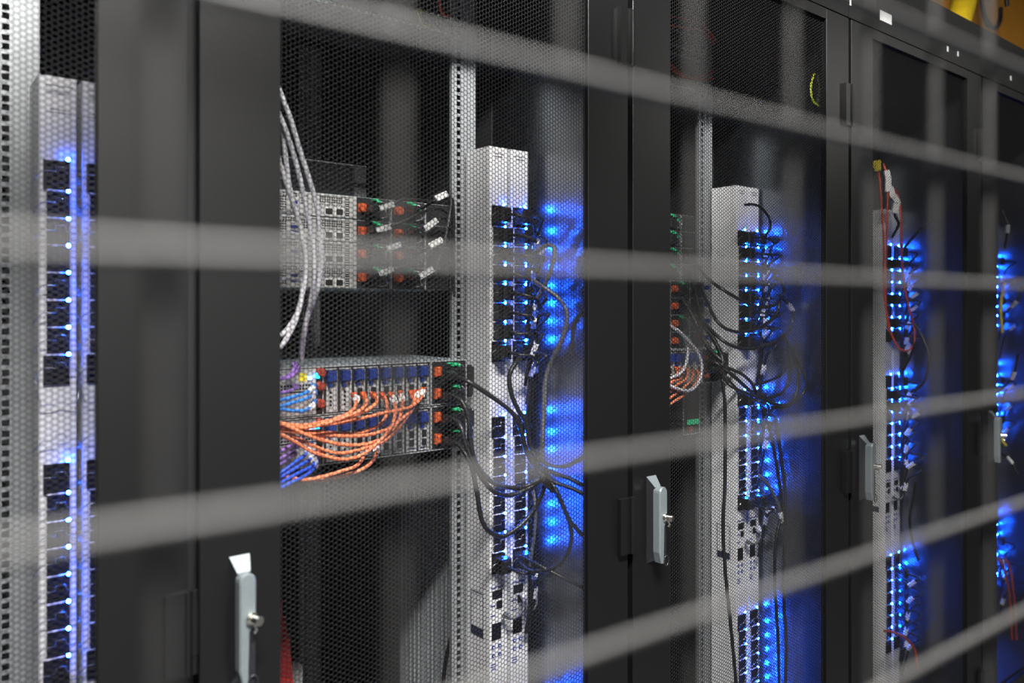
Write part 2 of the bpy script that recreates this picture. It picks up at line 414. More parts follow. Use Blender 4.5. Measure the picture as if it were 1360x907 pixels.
# ------------------------------------------------------------------ power strips
PDU_W, PDU_D, PDU_TOP, PDU_H = 0.048, 0.080, 0.329, 1.575
PY = 1.28
PDU_X = [0.173, 0.958, 1.774, 2.574, 3.374]
GT = [0.118, 0.545, 1.139]                       # top of each outlet group below the strip's top
WH, NH = 0.0435, 0.0385
def outlet_rows():
    rows = []
    for g, t in enumerate(GT):
        z = PDU_H - t
        for k in range(8):
            h = WH if k in (0, 7) else NH
            rows.append((g, k, z, z - h, 0.0055 if k in (0, 7) else 0.0100)); z -= h
    return rows
ROWS = outlet_rows()
def pdu_meshes():
    m = {}
    h = MB(); h.cbox(0, PDU_W, 0, PDU_D, 0, PDU_H, 0.0015)
    for g, k, za, zb, xa in ROWS:
        if k: h.box(xa, 0.0375, -0.0042, 0.0005, za-0.0009, za+0.0009)
    m['housing'] = h.mesh('housing', M['white'])
    for nm, w, hh in (('wide', 0.0325, WH-0.0022), ('narrow', 0.028, NH-0.0022)):
        o = MB(); c = 0.003                       # dark face with recessed socket and three slots
        xa, xb, za, zb = 0, w, -hh, 0
        o.add([(xa,-0.0035,za),(xb,-0.0035,za),(xb,-0.0035,zb),(xa,-0.0035,zb),
               (xa+c,-0.0035,za+c),(xb-c,-0.0035,za+c),(xb-c,-0.0035,zb-c),(xa+c,-0.0035,zb-c),
               (xa+c,-0.0005,za+c),(xb-c,-0.0005,za+c),(xb-c,-0.0005,zb-c),(xa+c,-0.0005,zb-c),
               (xa,0.0,za),(xb,0.0,za),(xb,0.0,zb),(xa,0.0,zb)],
              [(0,1,5,4),(1,2,6,5),(2,3,7,6),(3,0,4,7),(4,5,9,8),(5,6,10,9),(6,7,11,10),(7,4,8,11),(8,9,10,11),
               (12,13,1,0),(13,14,2,1),(14,15,3,2),(15,12,0,3)])
        for sx, sz in ((w*0.30, -hh*0.5), (w*0.70, -hh*0.35), (w*0.70, -hh*0.65)):
            o.box(sx-0.0015, sx+0.0015, -0.0025, -0.0005, sz-0.003, sz+0.003)
        m[nm] = o.mesh('outlet', M['outlet'])
    l = MB()
    n = 8
    rings = [(0.0023, -0.0010), (0.0019, -0.0018), (0.0010, -0.0022)]
    co = MB().disc(0, 0, 0.0030, -0.0010, 0.001, 8, 0.0027); m['collar'] = co.mesh('led_collar', M['white'])
    vs_ = []
    for r_, y_ in rings: vs_ += [(r_*math.cos(2*math.pi*k/n), y_, r_*math.sin(2*math.pi*k/n)) for k in range(n)]
    fs = [(j*n+(k+1)%n, j*n+k, (j+1)*n+k, (j+1)*n+(k+1)%n) for j in range(2) for k in range(n)] + [tuple(2*n+k for k in range(n))]
    l.add(vs_, fs, True)
    m['led'] = l.mesh('indicator_led', M['led'])
    c = MB(); c.tube([(-0.006,-0.002,-0.034),(-0.005,-0.010,-0.028),(0.004,-0.014,-0.018),(0.019,-0.014,-0.018),(0.019,-0.014,-0.011),
                      (0.031,-0.014,-0.011),(0.033,-0.014,-0.019),(0.044,-0.013,-0.020),(0.050,-0.008,-0.026),(0.052,-0.002,-0.034)], 0.0007, 5)
    m['clip'] = c.mesh('retaining_clip', M['clip'])
    c = MB(); c.tube([(-0.004,-0.002,0.030),(-0.003,-0.010,0.012),(0.002,-0.012,-0.008),(0.018,-0.012,-0.008),(0.020,-0.012,-0.005),(0.031,-0.012,-0.005),
                      (0.033,-0.012,-0.008),(0.046,-0.012,-0.008),(0.049,-0.010,0.010),(0.051,-0.002,0.035)], 0.0007, 5)
    m['clip_down'] = c.mesh('retaining_clip', M['clip'])
    zt = PDU_H - PDU_TOP                           # local height of the eye level
    t = MB(); num = 1
    for g, k, za, zb, xa in ROWS:
        text_into(t, str(num), 0.0402, zb + 0.009, 0.0046, -0.0004); num += 1
    m['numbers'] = t.mesh('outlet_numbers', M['ink'])
    b = MB(); rnd = random.Random(4)               # barcode and small print at the top
    x = 0.010
    while x < 0.039:
        w = rnd.choice((0.0003, 0.0005, 0.0008)); b.box(x, x+w, -0.0005, 0, PDU_H-0.026, PDU_H-0.019); x += w + 0.0006
    for zz, xa, xb in ((-0.014, 0.008, 0.042), (-0.0475, 0.014, 0.034), (-0.052, 0.009, 0.040)):
        x = xa
        while x < xb:
            w = rnd.uniform(0.001, 0.0028); b.box(x, x+w, -0.0005, 0, PDU_H+zz, PDU_H+zz+0.0016); x += w + 0.0006
    m['barcode'] = b.mesh('serial_print', M['ink'])
    b = MB(); b.box(0.010, 0.038, -0.0005, 0, PDU_H-0.014, PDU_H-0.0125); b.box(0.016, 0.034, -0.0005, 0, PDU_H-0.021, PDU_H-0.0185)
    m['logo_top'] = b.mesh('top_print', M['ink'])
    d = MB(); d.cbox(0.006, 0.030, -0.0012, 0.001, zt-0.668, zt-0.634, 0.0008); m['display'] = d.mesh('display', M['outlet'])
    d = MB(); d.box(0.008, 0.033, -0.0008, 0.0, zt-0.585, zt-0.568); m['port_a'] = d.mesh('serial_port', M['outlet'])
    d = MB(); d.box(0.018, 0.033, -0.0008, 0.0, zt-0.606, zt-0.590); m['port_b'] = d.mesh('network_port', M['outlet'])
    d = MB()
    for a, bb, zz in ((0.004, 0.018, -0.562), (0.021, 0.035, -0.562), (0.003, 0.015, -0.598), (0.003, 0.015, -0.618)):
        x = a
        while x < bb: d.box(x, x+0.0016, -0.0005, 0, zt+zz-0.0015, zt+zz+0.0015); x += 0.0022
    for zz in (-0.716, -0.721, -0.726): d.box(0.004, 0.017, -0.0005, 0, zt+zz-0.0012, zt+zz+0.0012)
    m['print'] = d.mesh('control_print', M['blueink'])
    for nm in ('button',):
        d = MB(); d.disc(0, 0, 0.0042, -0.0018, 0.0, 12, 0.0036); m['button'] = d.mesh('button', M['blueink'])
        d = MB(); d.disc(0, 0, 0.0018, -0.0022, -0.0017, 8); m['dot'] = d.mesh('button_cap', M['white'])
    d = MB()                                        # rating label frame on the strip's left flank
    za, zb, ya, yb = zt-0.668, zt-0.578, 0.020, 0.062
    for q in ((ya, yb, zb-0.0012, zb), (ya, ya+0.0012, za, zb), (yb-0.0012, yb, za, zb), (ya, yb, za, za+0.018)):
        d.box(-0.0006, 0.0, *q)
    m['rating'] = d.mesh('rating_label', M['navy'])
    return m
PM = pdu_meshes()
PDU_LBL = [
  ('white power strip at the far left with a barcode and blue LEDs', 'white power strip at far left, partly hidden behind the door frame'),
  ('left white power strip beside the servers with orange cables', 'right one of the two white power strips nearest the blue reflections in the middle cabinet'),
  ('left white power strip in the cabinet right of centre', 'right white power strip crossed by looped black cords, right of centre'),
  ('left white power strip behind the hanging red cables', 'right white power strip behind the hanging red cables'),
  ('left white power strip hidden in the far right cabinet', 'right white power strip in the far right cabinet')]
def make_pdu(i, j):
    x0 = PDU_X[i] + j*0.0545
    r = empty('power_strip', (x0, PY, ZC + PDU_TOP - PDU_H), PDU_LBL[i][j], 'power strip', 'white vertical power strips')
    put('housing', PM['housing'], r)
    for n, (g, k, za, zb, xa) in enumerate(ROWS):
        put('outlet', PM['wide' if k in (0, 7) else 'narrow'], r, (xa, 0, za - 0.0012))
        put('indicator_led', PM['led'], r, (0.0365, -0.0042 if k else -0.0005, za + (0.0 if k else 0.002)))
        put('led_collar', PM['collar'], r, (0.0365, -0.0042 if k else -0.0005, za + (0.0 if k else 0.002)))
        if i < 3 and (i, g, k) not in ((0, 0, 3),): put('retaining_clip', PM['clip'], r, (0, 0, za))
    if i == 0:
        put('retaining_clip', PM['clip_down'], r, (0, 0, PDU_H - GT[0] - 0.318 - 0.018))
        put('retaining_clip', PM['clip'], r, (0, 0, PDU_H - GT[1] + 0.052))
        put('serial_print', PM['barcode'], r)
    else:
        put('top_print', PM['logo_top'], r)
    tag(put('outlet_numbers', PM['numbers'], r), kind='stuff')
    for nm, key in (('display', 'display'), ('serial_port', 'port_a'), ('network_port', 'port_b')): put(nm, PM[key], r)
    tag(put('control_print', PM['print'], r), kind='stuff')
    zt = PDU_H - PDU_TOP
    for bx in (0.010, 0.026):
        for bz in (-0.681, -0.698):
            b = put('button', PM['button'], r, (bx, 0, zt + bz)); put('button_cap', PM['dot'], b)
    if j == 0: put('rating_label', PM['rating'], r)
    return r
for i in range(5):
    for j in range(2): make_pdu(i, j)

# ------------------------------------------------------------------ servers
SX = 0.1825                                     # server's left edge from the rack's left edge
def loop_pts(cx, cz, w, h, y, n=10):
    return [(cx + w*math.cos(math.pi*k/n - math.pi/2), y - 0.010*math.sin(math.pi*k/n), cz + h*math.sin(math.pi*k/n - math.pi/2)) for k in range(n+1)]
def one_u_meshes():
    m = {}
    H, W = 0.0432, 0.435
    c = MB(); c.box(0, W, 0.0, 0.66, 0, H); c.box(-0.004, W+0.004, 0.001, 0.003, 0, 0.0012); m['chassis'] = c.mesh('chassis', M['chassis'])
    p = MB(); p.box(0.002, 0.2175, -0.0015, 0, 0.001, H-0.001)
    p.box(0.2105, 0.2185, -0.004, -0.0015, 0.001, H-0.001)
    p.box(0.002, 0.2175, -0.003, -0.0015, H-0.004, H-0.002)
    m['io'] = p.mesh('io_plate', M['io'])
    v = MB()
    def grid(x0, z0, nx, nz, dx, dz, w, h):
        for a in range(nx):
            for b in range(nz):
                v.box(x0+a*dx, x0+a*dx+w, -0.0018, -0.001, z0+b*dz, z0+b*dz+h)
    grid(0.146, 0.0265, 10, 3, 0.0048, 0.0042, 0.0032, 0.0028)
    grid(0.146, 0.0215, 10, 1, 0.0048, 0.004, 0.0026, 0.0018)
    grid(0.199, 0.004, 1, 9, 0.004, 0.0043, 0.0075, 0.0022)
    grid(0.110, 0.020, 3, 4, 0.0046, 0.0046, 0.003, 0.003)
    grid(0.006, 0.026, 12, 3, 0.0048, 0.0042, 0.0032, 0.0028)
    grid(0.070, 0.006, 3, 6, 0.0042, 0.0046, 0.0028, 0.003)
    grid(0.075, 0.032, 6, 2, 0.0048, 0.0042, 0.0032, 0.0026)
    m['vents'] = v.mesh('vent_grille', M['dark'])
    q = MB(); q.box(0, 0.0135, -0.0020, -0.001, 0, 0.011); m['rj'] = q.mesh('port', M['dark'])
    q = MB(); q.cbox(-0.002, 0.0155, -0.0018, -0.001, -0.002, 0.0135, 0.0003); m['rjf'] = q.mesh('port_frame', M['tagw'])
    q = MB(); q.box(0, 0.013, -0.0022, -0.001, 0, 0.0055); m['usb'] = q.mesh('port', M['blue'])
    ps = MB(); ps.cbox(0.001, 0.0745, -0.003, 0.0, 0.001, H-0.001, 0.0008); m['psu'] = ps.mesh('power_supply', M['psu'])
    l = MB(); l.disc(0.013, 0.022, 0.0092, -0.013, -0.003, 14, 0.0083); l.box(0.004, 0.008, -0.006, -0.003, 0.014, 0.030); m['latch'] = l.mesh('release_latch', M['orange'])
    g = MB(); g.cbox(0.034, 0.046, -0.008, -0.003, 0.0375, 0.0418, 0.001); g.cbox(0.043, 0.052, -0.010, -0.003, 0.034, 0.0385, 0.001); m['tab'] = g.mesh('green_tab', M['green'])
    g = MB(); g.cbox(0.062, 0.0655, -0.008, -0.003, 0.025, 0.033, 0.001); m['tab2'] = g.mesh('green_tab', M['green'])
    b = MB(); b.tube(loop_pts(0.052, 0.021, 0.018, 0.016, -0.004), 0.0014, 6); b.tube([(0.063,-0.008,0.026),(0.060,-0.012,0.016),(0.066,-0.010,0.008)], 0.0016, 6); m['bail'] = b.mesh('cord_bail', M['clip'])
    s = MB(); s.cbox(0.028, 0.053, -0.010, -0.003, 0.006, 0.030, 0.002); m['inlet'] = s.mesh('power_inlet', M['black'])
    e = MB(); e.box(0.380, W-0.001, -0.002, 0, 0.001, H-0.001); e.box(0.388, 0.398, -0.004, -0.002, 0.006, 0.034); e.box(0.406, 0.418, -0.004, -0.002, 0.006, 0.034); m['blank'] = e.mesh('blank_cover', M['psu'])
    e = MB(); e.cbox(0.437, 0.447, -0.014, 0.0, 0.021, 0.033, 0.001); m['ear'] = e.mesh('rail_tab', M['blue'])
    d = MB(); d.box(-0.0015, 0.0015, -0.004, 0, 0.001, H-0.001); m['div'] = d.mesh('divider', M['steel'])
    return m
U1 = one_u_meshes()
def make_1u(i, zrel, label, y=1.382, group='one-unit servers'):
    r = empty('rack_server', (RX[i] + SX, y, ZC + zrel), label, 'server', group)
    put('chassis', U1['chassis'], r); put('io_plate', U1['io'], r); tag(put('vent_grille', U1['vents'], r), kind='stuff'); [put('divider', U1['div'], r, (x, 0, 0)) for x in (0.2194, 0.297, 0.3755)]
    for x in (0.158, 0.1795):
        f = put('port_frame', U1['rjf'], r, (x, -0.0006, 0.005)); put('port', U1['rj'], f, (0, -0.0006, 0))
    for z in (0.010, 0.019): put('port', U1['usb'], r, (0.090, -0.0004, z))
    for x in (0.2195, 0.2990):
        p = put('power_supply', U1['psu'], r, (x, 0, 0))
        for nm, k in (('release_latch', 'latch'), ('green_tab', 'tab'), ('green_tab', 'tab2'), ('cord_bail', 'bail'), ('power_inlet', 'inlet')): put(nm, U1[k], p)
    put('blank_cover', U1['blank'], r); put('rail_tab', U1['ear'], r)
    return r
ORD = ['bottom', 'second from bottom', 'second from top', 'top']
for k in range(4):
    make_1u(1, 0.040 + 0.04445*k, 'thin silver server with orange latches, %s of the upper stack' % ORD[k])
ORD8 = ['eighth', 'seventh', 'sixth', 'fifth', 'fourth', 'third', 'second', 'first']
for k in range(8):
    make_1u(2, -0.102 + 0.04445*k, 'thin dark server partly seen at the left of the right-of-centre cabinet, %s from top' % ORD8[k], 1.352 if k < 4 else 1.382)

def two_u_meshes():
    m = {}
    H, W = 0.0868, 0.435
    c = MB(); c.box(0, W, 0, 0.70, 0, H); m['chassis'] = c.mesh('chassis', M['chassis'])
    b = MB(); b.box(0.001, W-0.001, -0.0012, 0, 0.001, H-0.002); m['back'] = b.mesh('rear_plate', M['psu'])
    b = MB(); b.box(0.0, W, -0.004, 0.0, H-0.002, H); b.box(0.0, W, -0.004, 0, 0, 0.0015); b.box(0.348, 0.3515, -0.004, 0, 0, H); b.box(W-0.002, W, -0.004, 0, 0, H); b.box(0.122, 0.124, -0.004, 0, 0, H)
    m['rim'] = b.mesh('rim', M['steel'])
    p = MB(); p.box(0.002, 0.110, -0.003, -0.001, 0.045, 0.083); p.box(0.002, 0.110, -0.003, -0.001, 0.003, 0.042); m['io'] = p.mesh('io_plate', M['io'])
    v = MB()
    for a in range(18):
        for q in range(2): v.box(0.006+a*0.0056, 0.0098+a*0.0056, -0.0034, -0.0028, 0.047+q*0.0058, 0.0508+q*0.0058)
    m['vents'] = v.mesh('vent_grille', M['dark'])
    # one card bracket, x from 0 to .026
    k = MB(); k.box(0.003, 0.0225, -0.003, -0.001, 0.004, 0.070); k.box(0.0195, 0.0225, -0.0075, -0.003, 0.004, 0.078); k.box(0.001, 0.0225, -0.0045, -0.001, 0.0795, 0.082)
    m['bracket'] = k.mesh('card_bracket', M['steel'])
    t = MB(); t.cbox(0.002, 0.0185, -0.016, -0.003, 0.058, 0.078, 0.0025); t.box(0.005, 0.010, -0.011, -0.003, 0.048, 0.058); m['tab'] = t.mesh('blue_clip', M['blue'])
    h = MB()
    for q in range(4): h.disc(0.011, 0.016+q*0.0075, 0.0026, -0.0034, -0.0028, 6)
    m['holes'] = h.mesh('vent_holes', M['dark'])
    s = MB(); s.box(0.005, 0.0185, -0.0075, -0.003, 0.012, 0.046); m['cage'] = s.mesh('transceiver_cage', M['steel'])
    s = MB(); s.box(0.0065, 0.017, -0.0080, -0.0070, 0.014, 0.027); s.box(0.0065, 0.017, -0.0080, -0.0070, 0.030, 0.044); m['cageh'] = s.mesh('cage_opening', M['dark'])
    d = MB(); d.disc(0, 0, 0.0085, -0.012, 0.0, 12, 0.0075); d.disc(0, 0, 0.0058, -0.0135, -0.012, 10); m['knob'] = d.mesh('thumb_screw', M['maroon'])
    ps = MB(); ps.cbox(0.0, 0.080, -0.003, 0, 0.0, 0.0405, 0.0008); m['psu'] = ps.mesh('power_supply', M['psu'])
    l = MB(); l.cbox(0.004, 0.018, -0.014, -0.003, 0.011, 0.031, 0.004); m['latch'] = l.mesh('release_latch', M['orange'])
    g = MB(); g.cbox(0.034, 0.044, -0.009, -0.003, 0.035, 0.0385, 0.001); g.cbox(0.043, 0.058, -0.013, -0.003, 0.031, 0.0375, 0.0015); g.cbox(0.057, 0.063, -0.011, -0.003, 0.029, 0.034, 0.001); m['green'] = g.mesh('green_tab', M['green'])
    s = MB(); s.cbox(0.030, 0.064, -0.026, -0.003, 0.004, 0.028, 0.003); m['inlet'] = s.mesh('power_inlet', M['black'])
    b_ = MB(); b_.tube(loop_pts(0.060, 0.018, 0.012, 0.017, -0.004), 0.0013, 6); m['bail'] = b_.mesh('cord_bail', M['clip'])
    y = MB(); y.box(0, 0.014, -0.004, -0.003, 0, 0.014); m['sticker'] = y.mesh('sticker', M['yellow'])
    y = MB(); y.cbox(0, 0.006, -0.006, -0.002, 0, 0.010, 0.001); m['cyan'] = y.mesh('status_light', M['cyan'])
    y = MB(); y.cbox(0, 0.009, -0.005, -0.002, 0, 0.007, 0.001); m['ice'] = y.mesh('status_light', M['ice'])
    e = MB(); e.box(W+0.0005, W+0.016, 0.0, 0.003, 0.010, 0.075); e.box(W+0.0005, W+0.014, -0.010, 0.0, 0.040, 0.072); e.box(W+0.003, W+0.014, -0.006, 0.0, 0.014, 0.034); m['ear'] = e.mesh('rail_ear', M['psu'])
    return m
U2 = two_u_meshes()
def make_2u(i, zrel, label, y=1.32):
    r = empty('rack_server', (RX[i] + SX, y, ZC + zrel), label, 'server', 'two-unit servers')
    for nm, k in (('chassis', 'chassis'), ('rear_plate', 'back'), ('rim', 'rim'), ('io_plate', 'io'), ('vent_grille', 'vents'), ('rail_ear', 'ear')): put(nm, U2[k], r)
    for s in range(8):
        b = put('card_bracket', U2['bracket'], r, (0.127 + 0.0275*s, 0, 0))
        put('blue_clip', U2['tab'], b)
        if s in (0, 1): put('vent_holes', U2['holes'], b)
        else:
            put('transceiver_cage', U2['cage'], b); put('cage_opening', U2['cageh'], b)
    for z in (0.076, 0.052, 0.021): put('thumb_screw', U2['knob'], r, (0.117, -0.001, z))
    put('sticker', U2['sticker'], r, (0.078, 0, 0.062)); put('sticker', U2['sticker'], r, (0.030, 0, 0.064))
    put('status_light', U2['cyan'], r, (0.108, -0.004, 0.066)); put('status_light', U2['ice'], r, (0.094, -0.001, 0.064))
    for z in (0.0015, 0.0440):
        p = put('power_supply', U2['psu'], r, (0.353, 0, z))
        for nm, k in (('release_latch', 'latch'), ('green_tab', 'green'), ('power_inlet', 'inlet'), ('cord_bail', 'bail')): put(nm, U2[k], p)
    return r
make_2u(1, -0.1875, 'upper thick server full of orange fibre connectors in the middle cabinet')
make_2u(1, -0.2765, 'lower thick server behind the sagging orange cables in the middle cabinet')
make_2u(2, -0.1875, 'thick server with two orange latches at the left of the right-of-centre cabinet', 1.292)

# disk shelf below, right-of-centre cabinet
r = empty('disk_shelf', (RX[2] + SX, 1.36, ZC - 0.335), 'dark disk shelf with a bright green label strip, right of centre', 'disk shelf')
MB().box(0, 0.435, 0, 0.6, 0, 0.132).build('chassis', M['psu'], r)
fr = MB()
for q in ((0.36, 0.3615, 0.004, 0.128), (0.426, 0.4275, 0.004, 0.128), (0.36, 0.4275, 0.1265, 0.128), (0.36, 0.4275, 0.004, 0.0055)): fr.box(q[0], q[1], -0.003, 0, q[2], q[3])
fr.build('module_frame', M['steel'], r)
MB().box(0.378, 0.422, -0.004, -0.001, 0.030, 0.043).build('green_label', M['gled'], r)
MB().cbox(0.378, 0.394, -0.008, 0, 0.012, 0.024, 0.002).build('release_latch', M['maroon'], r)

# switch deep inside, above the thin servers
r = empty('network_switch', (RX[1] + SX, 1.75, ZC + 0.262), 'black switch with grey corner tabs deep inside above the thin servers', 'switch')
MB().box(0.0, 0.435, 0, 0.36, 0, 0.088).build('chassis', M['psu'], r)
e = MB(); e.box(0.0, 0.44, -0.002, 0.0, 0.086, 0.0885); e.build('rim', M['steel'], r)
for (xa, xb, za, zb) in ((0.405, 0.437, 0.045, 0.085), (0.405, 0.437, 0.0, 0.034), (0.165, 0.222, 0.050, 0.085), (0.165, 0.222, 0.0, 0.030)):
    MB().box(xa, xb, -0.006, 0, za, zb).build('corner_tab', M['gcord'], r)
MB().tube([(0.17, -0.008, 0.040), (0.235, -0.010, 0.037)], 0.004, 8).build('pull_rod', M['steel'], r)

# patch panels at the top of two cabinets
def patch_panel(i, zrel, n, label):
    r = empty('patch_bay', (RX[i] + SX - 0.02, YR + 0.004, ZC + zrel), label, 'patch panel')
    H = 0.0435*n
    MB().box(0.02, 0.455, 0, 0.20, 0, H).build('chassis', M['psu'], r)
    b = MB(); b.box(0.0, 0.475, -0.004, 0.0, 0, 0.004); b.box(0.0, 0.475, -0.004, 0, H-0.003, H); b.box(0.448, 0.452, -0.004, 0, 0, H); b.build('rim', M['steel'], r)
    pm = MB().box(0, 0.013, -0.003, 0, 0, 0.012).mesh('port', M['dark'])
    for q in range(24): put('port', pm, r, (0.03 + q*0.0172, -0.0005, H*0.45))
    return r
patch_panel(1, 0.568, 2, 'dim patch panel at the top of the middle cabinet')
patch_panel(2, 0.585, 2, 'dim patch panel above the orange cables right of centre')
patch_panel(2, 0.690, 1, 'thin dim patch panel topmost in the right-of-centre cabinet')

# ------------------------------------------------------------------ cables
XW = [RX[i] + 0.775 for i in range(5)]
def smooth(pts, seg=7):
    pts = [Vector(p) for p in pts]
    if len(pts) < 3: return pts
    q = [pts[0]*2 - pts[1]] + pts + [pts[-1]*2 - pts[-2]]; out = []
    for i in range(1, len(q)-2):
        for k in range(seg):
            t = k/seg; a, b, c, d = q[i-1], q[i], q[i+1], q[i+2]
            out.append(0.5*((2*b) + (c-a)*t + (2*a-5*b+4*c-d)*t*t + (3*b-a-3*c+d)*t**3))
    out.append(pts[-1]); return out
def at_fraction(pts, t):
    Ls = [0]
    for a, b in zip(pts, pts[1:]): Ls.append(Ls[-1] + (b-a).length)
    w = t*Ls[-1]
    for i in range(len(pts)-1):
        if Ls[i+1] >= w:
            k = (w-Ls[i])/max(1e-9, Ls[i+1]-Ls[i]); return pts[i].lerp(pts[i+1], k), (pts[i+1]-pts[i]).normalized()
    return pts[-1], (pts[-1]-pts[-2]).normalized()
VIEW = Vector((-0.66, -0.75, 0))
def cable(name, label, cat, group, pts, r, m, tags=(), plug=None, end=None, seg=7, rack=None, tagsize=(0.015, 0.0055)):
    """pts: world points, or (u, v, y) photo points when rack is given; kept inside that rack's side wall"""
    if rack is not None:
        w = []
        for (u, v, y) in pts:
            if ratio(u) > 0: y = min(y, (XW[rack] - r - 0.004)/ratio(u))
            w.append(P(u, v, max(y, YD + 0.030)))
        pts = w
    sp = smooth(pts, seg)
    o = MB().tube(sp, r, 8).build(name, m)
    tag(o, label, cat, group)
    for t in tags:
        c, d = at_fraction(sp, t)
        side = d.cross(VIEW); side = side.normalized() if side.length > 1e-4 else Vector((0,0,1))
        nrm = d.cross(side).normalized()
        MB().obox(c, d, side, nrm, tagsize[0], tagsize[1], r + 0.0008).build('label_tag', M['tagw'], o)
    for which, mm in ((0, plug), (1, end)):
        if mm:
            a = sp[0] if which == 0 else sp[-1]; d = ((sp[1]-sp[0]) if which == 0 else (sp[-2]-sp[-1])).normalized()
            ln, hw = mm[0], mm[1]
            side = d.cross(Vector((0,0,1))); side = side.normalized() if side.length > 1e-3 else Vector((1,0,0))
            MB().obox(a + d*(ln*0.5), d, side, d.cross(side).normalized(), ln*0.5, hw, hw*0.8, 0.6).build('connector', mm[2], o)
    return o
B = 1
# pale grey bundle on the left of the middle cabinet
G = 'pale grey cables falling past the thin servers'
for lab, pts in (
  ('pale grey cable, rightmost of the bundle over the thin silver servers', [(366,108,1.2),(373,126,1.2),(385.4,158.6,1.2),(397.8,200,1.2),(407,228,1.2),(417,262,1.2),(423,295,1.2),(425.5,340,1.2),(423,375,1.2),(415,402,1.22),(407,425,1.25),(402,455,1.28),(400,480,1.30)]),
  ('pale grey cable, second from right in the bundle over the thin silver servers', [(366,142,1.21),(373,158,1.21),(382,182,1.21),(391.6,212.6,1.21),(401,251,1.21),(409,290,1.21),(415,325,1.21),(417,365,1.21),(411,405,1.23),(403,440,1.25),(399,470,1.28)]),
  ('pale grey cable, second from left in the bundle over the thin silver servers', [(370,150,1.22),(374,166,1.22),(377.7,197,1.22),(381,228,1.22),(388,268,1.22),(399,304,1.22),(404,339,1.22),(403,372,1.22),(396,410,1.22),(384,433,1.22),(372,446,1.22)]),
  ('pale grey cable, leftmost of the bundle over the thin silver servers', [(368,205,1.215),(374,226,1.215),(383,254,1.215),(393,283,1.215),(401,315,1.215),(406,350,1.215),(402,385,1.215),(393,422,1.215),(382,446,1.215),(371,462,1.215)])):
    cable('network_cable', lab, 'cable', G, pts, 0.0041, M['wcord'], rack=B)
for k, v in enumerate((283, 312, 342, 372)):
    cable('network_cable', 'short grey patch cable lying across a thin silver server, %s from top' % ORD8[7-k], 'cable', 'short grey patch cables on the thin servers',
      [(366, v+2, 1.27), (380, v-3, 1.30), (393, v-1, 1.33), (404, v+3, 1.36)], 0.003, M['wcord'], rack=B)
# orange fibres
OG = 'orange fibre cables of the middle cabinet'
def orange(lab, pts, tags=()):
    cable('fibre_cable', lab, 'cable', OG, pts, 0.0031, M['ocord'], tags, plug=(0.022, 0.0055, M['orange']), rack=B, tagsize=(0.010, 0.005))
def yy(a, n): return [1.302] + [a]*(n-1)
def oc(lab, uv, y=1.235, tags=()):
    n = len(uv); ys = [1.300] + [1.265] + [y]*(n-2)
    orange(lab, [(u, v, q) for (u, v), q in zip(uv, ys)], tags)
oc('orange fibre cable from the leftmost orange connector, upper server', [(469,524),(473,533),(466,546),(445,556),(420,562),(395,565),(366,561)], tags=(0.12,))
oc('orange fibre cable from the second orange connector, upper server', [(481,523),(486,533),(478,545),(452,556),(422,565),(395,568),(366,560)], 1.225)
oc('orange fibre cable dipping lowest among those from the upper server', [(518,523),(524,537),(522,560),(508,581),(484,602),(458,610),(436,607),(414,600),(392,587.5),(366,574)], 1.215, tags=(0.07,))
oc('orange fibre cable sagging to mid height of the lower server', [(531,521),(534,536),(528,560),(513,578),(490,589),(462,591),(436,587),(408,578),(385,568),(366,561)], 1.222, tags=(0.06,))
oc('orange fibre cable running nearly level across the lower server', [(545,521),(549,534),(538,552),(520,566),(500,575),(475,579),(450,579),(420,577),(390,574),(366,571)], 1.245)
oc('orange fibre cable rising to the right just below the upper server', [(562,517),(556,532),(540,542),(515,547),(490,553),(460,560),(430,564),(400,567),(366,566)], 1.240, tags=(0.05,))
oc('orange fibre cable from the far right connector joining the sagging ones', [(553,520),(551,536),(541,552),(524,574),(505,588),(478,597),(450,602),(420,594),(366,567)], 1.250, tags=(0.05,))
oc('orange fibre cable, lowest loop below the lower server', [(500,592),(498,606),(486,620),(460,631),(432,637.5),(405,638),(385,636),(366,632)], 1.225, tags=(0.06,))
oc('orange fibre cable, second lowest loop below the lower server', [(482,590),(482,607),(472,619),(452,626),(428,633),(400,637),(366,629)], 1.215, tags=(0.08,))
oc('orange fibre cable ending at the third orange connector, upper server', [(494,523),(500,531),(494,540),(470,552),(440,560),(405,566),(366,563)], 1.250)
oc('orange fibre cable ending at the fourth orange connector, upper server', [(506,523),(513,534),(512,552),(500,566),(470,576),(430,574),(366,569)], 1.262)
# blue and purple on the left
def bl(lab, pts, m, tags=(), g='blue cables at the left end of the thick servers', rr=0.0030):
    cable('network_cable', lab, 'cable', g, pts, rr, m, tags, plug=(0.014, 0.0055, m), rack=B, tagsize=(0.011, 0.0062))
bl('light blue cable, topmost at the left of the upper thick server', [(416,512,1.29),(410,519,1.25),(396,525,1.23),(366,533,1.22)], M['bcord'], (0.32,))
bl('light blue cable, second from top at the left of the upper thick server', [(417,521,1.29),(411,527,1.25),(398,532,1.23),(366,541,1.22)], M['bcord'], (0.25,))
bl('light blue cable, lowest at the left of the upper thick server', [(417,533,1.29),(410,542,1.25),(398,546,1.23),(366,543,1.22)], M['bcord'], (0.3,))
M['bcord2'] = mat('deep_blue_cable_jacket', (0.02, 0.07, 0.50), 0.45, 0, 0.1, 150)
bl('deep blue cable, topmost at the left of the lower thick server', [(412,590,1.29),(406,602,1.24),(395,611,1.22),(366,632,1.21)], M['bcord2'], (0.35,))
bl('deep blue cable, second from top at the left of the lower thick server', [(416,601,1.29),(411,610,1.24),(398,618,1.22),(366,637,1.21)], M['bcord2'], (0.30,))
